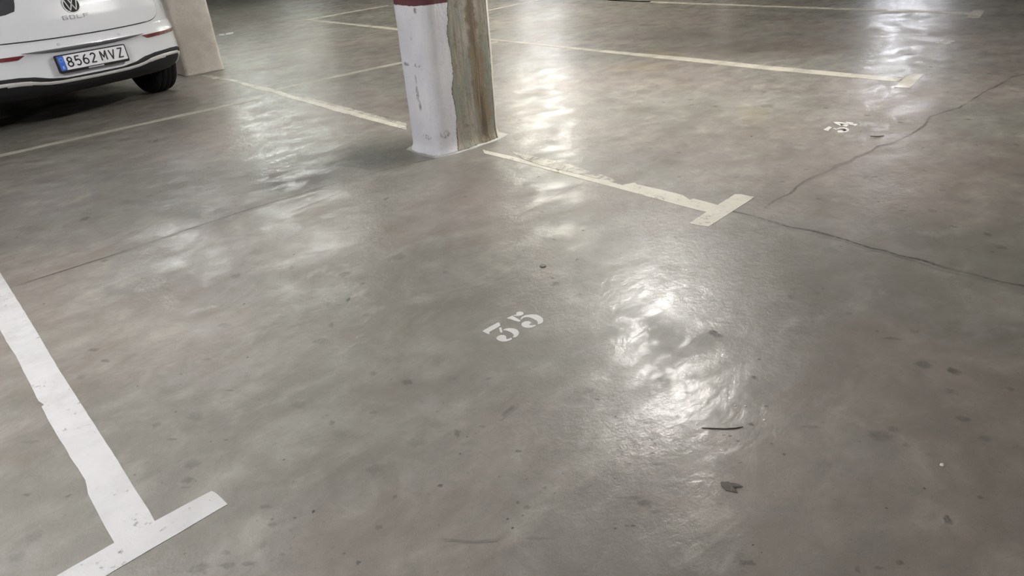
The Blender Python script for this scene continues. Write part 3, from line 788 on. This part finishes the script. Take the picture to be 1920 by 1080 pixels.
# wheel wells cut out of the shell
bm = bmesh.new()
for wy in (.775, 3.405):
    for s_ in (-1, 1):
        q = bmesh.ops.create_cone(bm, cap_ends=True, segments=48, radius1=.36, radius2=.36, depth=.42)
        bmesh.ops.rotate(bm, verts=q['verts'], cent=(0, 0, 0), matrix=Matrix.Rotation(math.pi/2, 3, 'Y'))
        bmesh.ops.translate(bm, verts=q['verts'], vec=(s_*.79, wy, .318))
cut = bm_obj('cut', bm, M['black'])
md = body.modifiers.new('b', 'BOOLEAN'); md.object = cut; md.operation = 'DIFFERENCE'; md.solver = 'EXACT'
bpy.context.view_layer.update()
dg = bpy.context.evaluated_depsgraph_get()
me = bpy.data.meshes.new_from_object(body.evaluated_get(dg))
body.modifiers.clear(); body.data = me
bpy.data.objects.remove(cut)
body.parent = car
if len(me.materials) < 2: me.materials.append(M['black'])
for p in me.polygons:
    c = p.center; p.use_smooth = True
    p.material_index = 0
    for wy in (.775, 3.405):
        if math.hypot(c.y-wy, c.z-.318) < .3605 and abs(c.x) < .878 and abs(p.normal.x) < .99 and abs(math.hypot(c.y-wy, c.z-.318)-.36) < .01: p.material_index = 1
        if math.hypot(c.y-wy, c.z-.318) < .36 and abs(c.x) < .62: p.material_index = 1
    if p.normal.z < -.9 and c.z < .25: p.material_index = 1
try:
    me.set_sharp_from_angle(angle=math.radians(35))
except Exception: pass

def patch(name, grid, mat, parent, thick=.006, smooth=True):
    """grid of points -> solid panel, thickened inward"""
    R = len(grid); Cn = len(grid[0]); V = []; F = []
    for row in grid: V += [tuple(p) for p in row]
    nb = len(V)
    for i in range(R):
        for j in range(Cn):
            a = Vector(grid[min(i+1, R-1)][j])-Vector(grid[max(i-1, 0)][j]); b = Vector(grid[i][min(j+1, Cn-1)])-Vector(grid[i][max(j-1, 0)])
            n = a.cross(b); n = n.normalized() if n.length > 0 else Vector((0, -1, 0))
            c = Vector(grid[i][j]); 
            if n.dot(Vector((c.x*1.0, c.y-2.0, (c.z-.7)*.8))) < 0: n = -n
            V.append(tuple(c-n*thick))
    for i in range(R-1):
        for j in range(Cn-1):
            a = i*Cn+j; F.append((a, a+1, a+Cn+1, a+Cn)); F.append((nb+a, nb+a+Cn, nb+a+Cn+1, nb+a+1))
    bd = [(0, j) for j in range(Cn)]+[(i, Cn-1) for i in range(1, R)]+[(R-1, j) for j in range(Cn-2, -1, -1)]+[(i, 0) for i in range(R-2, 0, -1)]
    ids = [i*Cn+j for i, j in bd]
    for a, b in zip(ids, ids[1:]+ids[:1]): F.append((b, a, nb+a, nb+b))
    o = mesh(name, V, F, mat, parent, smooth)
    bm = bmesh.new(); bm.from_mesh(o.data); bmesh.ops.recalc_face_normals(bm, faces=bm.faces); bm.to_mesh(o.data); bm.free()
    try: o.data.set_sharp_from_angle(angle=math.radians(50))
    except Exception: pass
    return o

# tailgate: lower edge in the middle at .672, rounded lower corners, sides running up
def lid_half(z):
    zb = LIDB
    if z < zb+.09:
        t = max(0, min(1, (z-zb)/.09)); return .56+.135*math.sqrt(max(0, 1-(1-t)**2.2))
    return .695-.03*max(0, (z-zb-.09))
LIDB = .676
def lid_bottom(x): return LIDB-.004*0+.006*(abs(x)/.5)**2
rows = []
nz = 30
for i in range(nz+1):
    t = i/nz; z = LIDB+(1.0-LIDB)*t**1.5
    hw = lid_half(z)
    row = []
    for j in range(61):
        x = hw*(-1+2*j/60)
        zz = z+(.012*(abs(x)/.6)**2)*(1-t)
        row.append(surf(x, zz, .009))
    rows.append(row)
lid = patch('tailgate', rows, M['car'], car, .008)
# dark gap around the tailgate
def ribbon3(name, pts, nrm_off, wid, mat, parent):
    g0 = []; g1 = []
    for i, (x, z) in enumerate(pts):
        x2, z2 = pts[min(i+1, len(pts)-1)]; x1, z1 = pts[max(i-1, 0)]
        d = Vector((x2-x1, z2-z1)).normalized(); n = Vector((-d.y, d.x))
        g0.append(surf(x+n.x*wid/2, z+n.y*wid/2, nrm_off)); g1.append(surf(x-n.x*wid/2, z-n.y*wid/2, nrm_off))
    return patch(name, [g0, g1], mat, parent, .003)
seam = []
for i in range(14): z = 1.0-(1.0-LIDB-.10)*i/14; seam.append((-lid_half(z)-.007, z))
for i in range(1, 13):
    z = LIDB+.09*(1-i/12)**1.6; seam.append((-lid_half(z)-.007, z+.012*(lid_half(z)/.6)**2-.002))
for i in range(1, 40):
    x = -.56+1.12*i/40; seam.append((x, LIDB+.012*(abs(x)/.6)**2-.004))
seam += [(-x, z) for x, z in seam[:26]][::-1]
ribbon3('tailgate_seam', seam, .0015, .011, M['seam'], car)

# tailgate glass, side windows, windscreen (above the picture, visible from elsewhere)
def window_rear():
    rows = []
    for i in range(9):
        z = 1.03+(1.30-1.03)*i/8; hw = Wz(z)*.80
        rows.append([surf(hw*(-1+2*j/24), z, .004) for j in range(25)])
    return patch('rear_window', rows, M['glass'], car, .008)
window_rear()
def side_window(s, y0, y1, name='side_window'):
    rows = []
    for i in range(7):
        z = .99+(1.35-.99)*i/6; x = (Wz(z)+.004)*s
        a = y0+.25*max(0, i/6)*(1 if y0 < 1 else 0); b = y1-(.50*i/6 if y1 > 2.2 else 0)
        rows.append([Vector((x, a+(b-a)*j/8, z)) for j in range(9)])
    return patch(name, rows, M['glass'], car, .006)
for s in (-1, 1): side_window(s, .62, 1.45); side_window(s, 1.50, 2.42)
rows = []
for i in range(8):
    z = 1.0+(1.34-1.0)*i/7; y1 = lerp_tab(TY1, z); W_ = Wz(z)
    row = []
    for k in range(21):
        r = math.radians(62)*(1-2*k/20); s_ = math.sin(r); c = math.cos(r)
        row.append(Vector((W_*math.copysign(abs(s_)**(2/2.3), s_), y1-.75+.75*c**(2/2.3)+.006, z+.004)))
    rows.append(row)
patch('windscreen', rows, M['glass'], car, -.006)

# tail lamps, wrapping round the corners
for s in (-1, 1):
    rows = []
    for i in range(7):
        z = .835+(.985-.835)*i/6
        a0 = [.43, .395, .372, .358, .348, .340, .335][i]+.0
        lo = .845 if i == 0 else z
        row = []
        A0 = ang_of_x(a0, z); A1 = 88
        for j in range(22):
            a = A0+(A1-A0)*j/21
            zz = z+(.035*max(0, 1-(a-A0)/25.0) if i == 0 else (.02*max(0, 1-(a-A0)/25.0) if i == 1 else 0))
            x, y = outline(zz, a*s); n = Vector((x*1.2, y-.5, 0)).normalized()
            row.append(Vector((x, y, zz))+n*.018)
        rows.append(row)
    patch('tail_lamp', rows, M['lens'], car, .016)

# reflector strips
for s in (-1, 1):
    rows = []
    for i in range(4):
        v = i/3
        xa = .445+.045*(1-v); xb = .842-.012*v*0
        row = []
        for j in range(16):
            x = xa+(xb-xa)*j/15
            z = .564+.026*v-.006*(1-j/15)*(1-v)*0+.004*(j/15)
            row.append(surf(x*s, z, .0045))
        rows.append(row)
    patch('reflector', rows, M['red'], car, .006)
# shadow under the bumper ledge, over the plate, made as a dark strip
rws = [[], [], [], [], []]
for j in range(41):
    x = -.46+.92*j/40
    h = .026*max(0, 1-(abs(x)/.46)**2.2)+.003
    for k in range(5): rws[k].append(surf(x, .604-h*k/4, .0035))
M['shade_grey'] = cmat('painted grey shade', (.10, .103, .108), .85)
patch('crease_shade', rws, M['shade_grey'], car, .003)
# parking sensors
for x in (-.20, .26):
    bm = bmesh.new(); q = bmesh.ops.create_cone(bm, cap_ends=True, segments=20, radius1=.012, radius2=.011, depth=.004)
    bmesh.ops.rotate(bm, verts=q['verts'], cent=(0, 0, 0), matrix=Matrix.Rotation(math.pi/2, 3, 'X'))
    o = bm_obj('parking_sensor', bm, cmat('sensor white', (.52, .53, .55), .4), car); o.location = surf(x, .628, .002)

# black lower bumper with the chrome strip
def val_top(x):
    ax = abs(x)
    return lerp_tab([(0, .388), (.22, .388), (.33, .402), (.42, .428), (.52, .442), (.70, .446), (.80, .438), (.86, .41), (.885, .37)], ax)
rows = []
for i in range(10):
    v = i/9; row = []
    for k in range(-45, 46):
        a = 82*k/45
        x0, y0_ = outline(.42, a)
        zt = val_top(x0)
        z = .268+(zt-.268)*v
        x, y = outline(z, a)
        if abs(x) < .6: y = rear(x, z)
        n = Vector((x*1.1, y-.55, 0)).normalized()
        row.append(Vector((x, y, z))+n*(.012-.006*(v > .95)))
    rows.append(row)
patch('lower_bumper', rows, M['black'], car, .010)
# chrome strip
def strip(pts, wid, off, name, mat):
    pr = []
    for i, (x, z) in enumerate(pts):
        x2, z2 = pts[min(i+1, len(pts)-1)]; x1, z1 = pts[max(i-1, 0)]
        d = Vector((x2-x1, z2-z1)).normalized(); n = Vector((-d.y, d.x))
        pr.append([surf(x+n.x*wid*t, z+n.y*wid*t, off+dz) for t, dz in ((-.5, 0), (-.3, .006), (.3, .006), (.5, 0))])
    return patch(name, pr, mat, car, .004)
cs = [(.80, .29), (.815, .325), (.816, .36), (.80, .386), (.77, .399), (.70, .404), (.60, .405), (.52, .401), (.46, .391), (.40, .379), (.34, .370), (.26, .365), (.13, .363), (0, .362)]
cs = cs+[(-x, z) for x, z in cs[:-1]][::-1]
strip(cs, .024, .013, 'chrome_strip', M['chrome'])
# wider bright flats of the strip, like tail pipe trims
for s in (-1, 1):
    strip([(s*.46, .390), (s*.50, .396), (s*.56, .400), (s*.61, .400)], .030, .014, 'tailpipe_trim', M['chrome'])

# number plate
PZ = .496
pl = empty('number_plate', (0, 0, 0)); pl.parent = car
pl.location = (0, -.012, PZ); pl.rotation_euler = (math.radians(-4), 0, 0)
def rrect(w_, h_, r, seg=5):
    out = []
    for cx_, cy_, a0 in ((w_/2-r, h_/2-r, 0), (-w_/2+r, h_/2-r, 90), (-w_/2+r, -h_/2+r, 180), (w_/2-r, -h_/2+r, 270)):
        for k in range(seg+1):
            a = math.radians(a0+90*k/seg); out.append((cx_+r*math.cos(a), cy_+r*math.sin(a)))
    return out
def flat(name, poly, y0, y1, mat, parent, ox=0, oz=0):
    n = len(poly)
    V = [(x+ox, y0, z+oz) for x, z in poly]+[(x+ox, y1, z+oz) for x, z in poly]
    F = [tuple(range(n)), tuple(range(n, 2*n))[::-1]]+[(i, i+n, (i+1) % n+n, (i+1) % n) for i in range(n)]
    return mesh(name, V, F, mat, parent)
flat('holder', rrect(.532, .132, .012), -.012, .022, M['black'], pl, 0, -.006)
flat('plate', rrect(.520, .112, .010), -.0145, -.010, M['plate'], pl)
flat('rim', rrect(.520, .112, .010), -.0150, -.0142, M['ink'], pl)
flat('plate', rrect(.512, .104, .007), -.0155, -.0140, M['plate'], pl)
flat('blue_band', rrect(.044, .104, .006), -.0162, -.0150, M['plate_blue'], pl, -.234, 0)
flat('dealer_strip', rrect(.12, .009, .002), -.0135, -.011, cmat('pale print', (.35, .35, .36), .5), pl, .0, -.063)
def text(name, s, size, mat, parent, loc, sx=1, bold=0.0, ext=.0008, rot=None, spacing=1.0):
    cu_ = bpy.data.curves.new(name, 'FONT'); cu_.body = s; cu_.size = size; cu_.align_x = 'CENTER'; cu_.align_y = 'CENTER'
    cu_.extrude = ext; cu_.offset = bold; cu_.space_character = spacing
    tmp = bpy.data.objects.new('tmp', cu_); COL.objects.link(tmp); bpy.context.view_layer.update()
    me_ = bpy.data.meshes.new_from_object(tmp.evaluated_get(bpy.context.evaluated_depsgraph_get()))
    bpy.data.objects.remove(tmp)
    me_.transform(Matrix.Diagonal((sx, 1, 1, 1)))
    me_.transform(Matrix.Rotation(math.pi/2, 4, 'X'))
    me_.materials.clear()
    o = link(name, me_, mat, parent); o.location = loc
    return o
def bar2(bm, a, b, w_, y0, y1):
    a = Vector(a); b = Vector(b); d = (b-a).normalized(); n = Vector((-d.y, d.x))*w_/2
    pts = [a+n, b+n, b-n, a-n]
    t = [bm.verts.new((p.x, y0, p.y)) for p in pts]; u = [bm.verts.new((p.x, y1, p.y)) for p in pts]
    bm.faces.new(t); bm.faces.new(u[::-1])
    for i in range(4): bm.faces.new((t[i], u[i], u[(i+1) % 4], t[(i+1) % 4]))
def arc(cx_, cz_, rx, rz, a0, a1, n=12):
    return [(cx_+rx*math.cos(math.radians(a0+(a1-a0)*k/n)), cz_+rz*math.sin(math.radians(a0+(a1-a0)*k/n))) for k in range(n+1)]
# plate capitals on a 1 wide, 2 high field
GL = {'8': [arc(0, .5, .42, .44, 0, 360, 20), arc(0, -.47, .5, .50, 0, 360, 20)],
      '5': [[(.42, .95), (-.38, .95), (-.45, .12)] + arc(0, -.35, .5, .60, 128, -140, 14)],
      '6': [arc(0, -.40, .5, .56, 0, 360, 20), [(-.5, -.35), (-.44, .15), (-.2, .60), (.2, .97)]],
      '2': [arc(0, .48, .46, .47, 165, -25, 12) + [(-.48, -.95), (.5, -.95)]],
      'M': [[(-.55, -.97), (-.55, .97), (0, -.3), (.55, .97), (.55, -.97)]],
      'V': [[(-.55, .97), (0, -.97), (.55, .97)]],
      'Z': [[(-.48, .95), (.48, .95), (-.48, -.95), (.5, -.95)]]}
def plate_char(ch, x):
    bm = bmesh.new(); sx_, sz_ = .036, .0345; wd = .0098
    for k, pl_ in enumerate(GL[ch]):
        P = [(a*sx_, b*sz_) for a, b in pl_]
        for a, b in zip(P[:-1], P[1:]): bar2(bm, a, b, wd, -.0008, .0008)
        for a in P[1:-1]:
            q = bmesh.ops.create_cone(bm, cap_ends=True, segments=14, radius1=wd/2, radius2=wd/2, depth=.0016)
            bmesh.ops.rotate(bm, verts=q['verts'], cent=(0, 0, 0), matrix=Matrix.Rotation(math.pi/2, 3, 'X'))
            bmesh.ops.translate(bm, verts=q['verts'], vec=(a[0], 0, a[1]))
    bmesh.ops.recalc_face_normals(bm, faces=bm.faces)
    o = bm_obj('character', bm, M['ink'], pl); o.location = (x, -.0170, .002)
for k, ch in enumerate('8562'): plate_char(ch, -.176+.058*k)
for k, ch in enumerate('MVZ'): plate_char(ch, .078+.066*k)
text('country_letter', 'E', .030, M['plate_star'], pl, (-.234, -.0168, -.032), .9, .0006)
# ring of stars
bm = bmesh.new()
for k in range(12):
    a = 2*math.pi*k/12
    q = bmesh.ops.create_cone(bm, cap_ends=True, segments=5, radius1=.002, radius2=.002, depth=.0006)
    bmesh.ops.rotate(bm, verts=q['verts'], cent=(0, 0, 0), matrix=Matrix.Rotation(math.pi/2, 3, 'X'))
    bmesh.ops.translate(bm, verts=q['verts'], vec=(-.234+.013*math.cos(a), -.0165, .024+.013*math.sin(a)))
bm_obj('star_ring', bm, M['plate_star'], pl)

# emblem: ring, dark ground, V over W
EZ = .885
em = empty('emblem', (0, 0, 0)); em.parent = car; em.location = surf(0, EZ, .014)
em.rotation_euler = (math.radians(-4.5), 0, 0)
def disc(name, r, y0, y1, mat, parent):
    return flat(name, [(r*math.cos(2*math.pi*k/48), r*math.sin(2*math.pi*k/48)) for k in range(48)], y0, y1, mat, parent)
disc('ground', .056, -.007, .004, M['badge_dark'], em)
def ring(name, r, rr, y, mat, parent):
    V = []; F = []
    for i in range(56):
        a = 2*math.pi*i/56
        for k in range(8):
            b = 2*math.pi*k/8; V.append(((r+rr*math.cos(b))*math.cos(a), y+rr*math.sin(b)*.8, (r+rr*math.cos(b))*math.sin(a)))
    for i in range(56):
        for k in range(8): F.append((i*8+k, i*8+(k+1) % 8, ((i+1) % 56)*8+(k+1) % 8, ((i+1) % 56)*8+k))
    return mesh(name, V, F, mat, parent, True)
ring('ring', .0575, .0035, -.006, M['chrome'], em)
bm = bmesh.new()
bar2(bm, (-.021, .051), (-.002, .008), .0075, -.011, -.004); bar2(bm, (.021, .051), (.002, .008), .0075, -.011, -.004)
bar2(bm, (-.044, .032), (-.021, -.040), .0075, -.011, -.004); bar2(bm, (-.021, -.042), (-.002, .000), .0075, -.011, -.004)
bar2(bm, (.044, .032), (.021, -.040), .0075, -.011, -.004); bar2(bm, (.021, -.042), (.002, .000), .0075, -.011, -.004)
bar2(bm, (-.006, .0075), (.006, .0075), .006, -.011, -.004); bar2(bm, (-.006, -.001), (.006, -.001), .006, -.011, -.004)
bmesh.ops.recalc_face_normals(bm, faces=bm.faces)
bm_obj('monogram', bm, cmat('grey chrome', (.42, .42, .43), .3, .8), em)
# model lettering, wide spaced strokes
nm = empty('lettering', (0, 0, 0)); nm.parent = car; nm.location = surf(0, .800, .011); nm.rotation_euler = (math.radians(-6), 0, 0)
def strokes(ch):
    w_, h_ = .030, .024
    L = {'G': [((.5, .5), (-.5, .5)), ((-.5, .5), (-.5, -.5)), ((-.5, -.5), (.5, -.5)), ((.5, -.5), (.5, 0)), ((.5, 0), (.05, 0))],
         'O': [((.5, .5), (-.5, .5)), ((-.5, .5), (-.5, -.5)), ((-.5, -.5), (.5, -.5)), ((.5, -.5), (.5, .5))],
         'L': [((-.5, .5), (-.5, -.5)), ((-.5, -.5), (.5, -.5))],
         'F': [((-.5, -.5), (-.5, .5)), ((-.5, .5), (.5, .5)), ((-.5, .0), (.35, .0))]}[ch]
    return [((a[0]*w_, a[1]*h_), (b[0]*w_, b[1]*h_)) for a, b in L]
for ch, x in zip('GOLF', (-.078, -.026, .026, .076)):
    bm = bmesh.new()
    for a, b in strokes(ch):
        dx = Vector(b)-Vector(a); e = dx.normalized()*.0022
        bar2(bm, (a[0]-e.x, a[1]-e.y), (b[0]+e.x, b[1]+e.y), .0048, -.003, .004)
    bmesh.ops.recalc_face_normals(bm, faces=bm.faces)
    o = bm_obj('letter', bm, M['badge'], nm); o.location = (x, 0, 0)

# wheels
def tyre_mesh():
    prof = [(-.10, .215), (-.112, .25), (-.112, .285), (-.100, .306), (-.08, .315), (-.055, .318), (-.052, .311), (-.046, .311), (-.043, .319), (-.003, .320), (0, .313), (.003, .320), (.043, .319), (.046, .311), (.052, .311), (.055, .318), (.08, .315), (.100, .306), (.112, .285), (.112, .25), (.10, .215), (.06, .205), (-.06, .205)]
    V = []; F = []; n = 64
    for i in range(n):
        a = 2*math.pi*i/n
        for x, r in prof: V.append((x, r*math.cos(a), r*math.sin(a)))
    m = len(prof)
    for i in range(n):
        for k in range(m): F.append((i*m+k, i*m+(k+1) % m, ((i+1) % n)*m+(k+1) % m, ((i+1) % n)*m+k))
    return V, F
TV, TF = tyre_mesh()
for wx, wy in ((.785, .775), (-.785, .775), (.785, 3.405), (-.785, 3.405)):
    ty = mesh('wheel', TV, TF, M['tyre'], car, True); ty.location = (wx, wy, .319)
    s_ = 1 if wx > 0 else -1
    bm = bmesh.new()
    q = bmesh.ops.create_cone(bm, cap_ends=True, segments=40, radius1=.205, radius2=.205, depth=.03)
    bmesh.ops.rotate(bm, verts=q['verts'], cent=(0, 0, 0), matrix=Matrix.Rotation(math.pi/2, 3, 'Y'))
    for k in range(5):
        a = 2*math.pi*k/5
        for da in (-.12, .12):
            v0 = [Vector((.0, r*math.cos(a+da*kk)+0, r*math.sin(a+da*kk))) for r, kk in ((.03, 0), (.20, 1))]
            d = (v0[1]-v0[0]).normalized(); n_ = Vector((0, -d.z, d.y))*.014
            vs = [bm.verts.new(p+Vector((xx, 0, 0))+nn) for xx in (.015, .05) for p in v0 for nn in (n_, -n_)]
            for f_ in ((0, 1, 3, 2), (4, 6, 7, 5), (0, 2, 6, 4), (1, 5, 7, 3), (0, 4, 5, 1), (2, 3, 7, 6)): bm.faces.new([vs[i] for i in f_])
    bmesh.ops.scale(bm, verts=bm.verts, vec=(s_, 1, 1)); bmesh.ops.recalc_face_normals(bm, faces=bm.faces)
    rm_ = bm_obj('rim', bm, M['rim'], ty); rm_.location = (s_*.04, 0, 0)
# underbody and silencer
bm = bmesh.new(); add_box(bm, -.60, .60, .75, 3.9, .19, .24, .01)
add_box(bm, -.35, .25, .55, .85, .20, .28, .03)
bm_obj('underbody', bm, M['black'], car)
# door mirrors and door handles
for s_ in (-1, 1):
    bm = bmesh.new(); bmesh.ops.create_icosphere(bm, subdivisions=3, radius=1)
    for v in bm.verts: v.co = Vector((v.co.x*.11+s_*.95, v.co.y*.06+2.42, v.co.z*.07+1.0))
    bm_obj('door_mirror', bm, M['car'], car, True)
    for wy in (.98+.30, 2.02):
        bm = bmesh.new(); add_box(bm, min(s_*.875, s_*.905), max(s_*.875, s_*.905), wy-.10, wy+.10, .845, .87, .006)
        bm_obj('door_handle', bm, M['car'], car)
for s_ in (-1, 1):
    rows = []
    for i in range(5):
        z = .62+.10*i/4; y1 = lerp_tab(TY1, z); row = []
        for k in range(10):
            r = math.radians(28+48*k/9); sx_ = math.sin(r); c = math.cos(r)
            row.append(Vector((s_*Wz(z)*sx_**(2/2.3), y1-.75+.75*c**(2/2.3)+.006, z)))
        rows.append(row)
    patch('headlamp', rows, M['glass'], car, -.006)
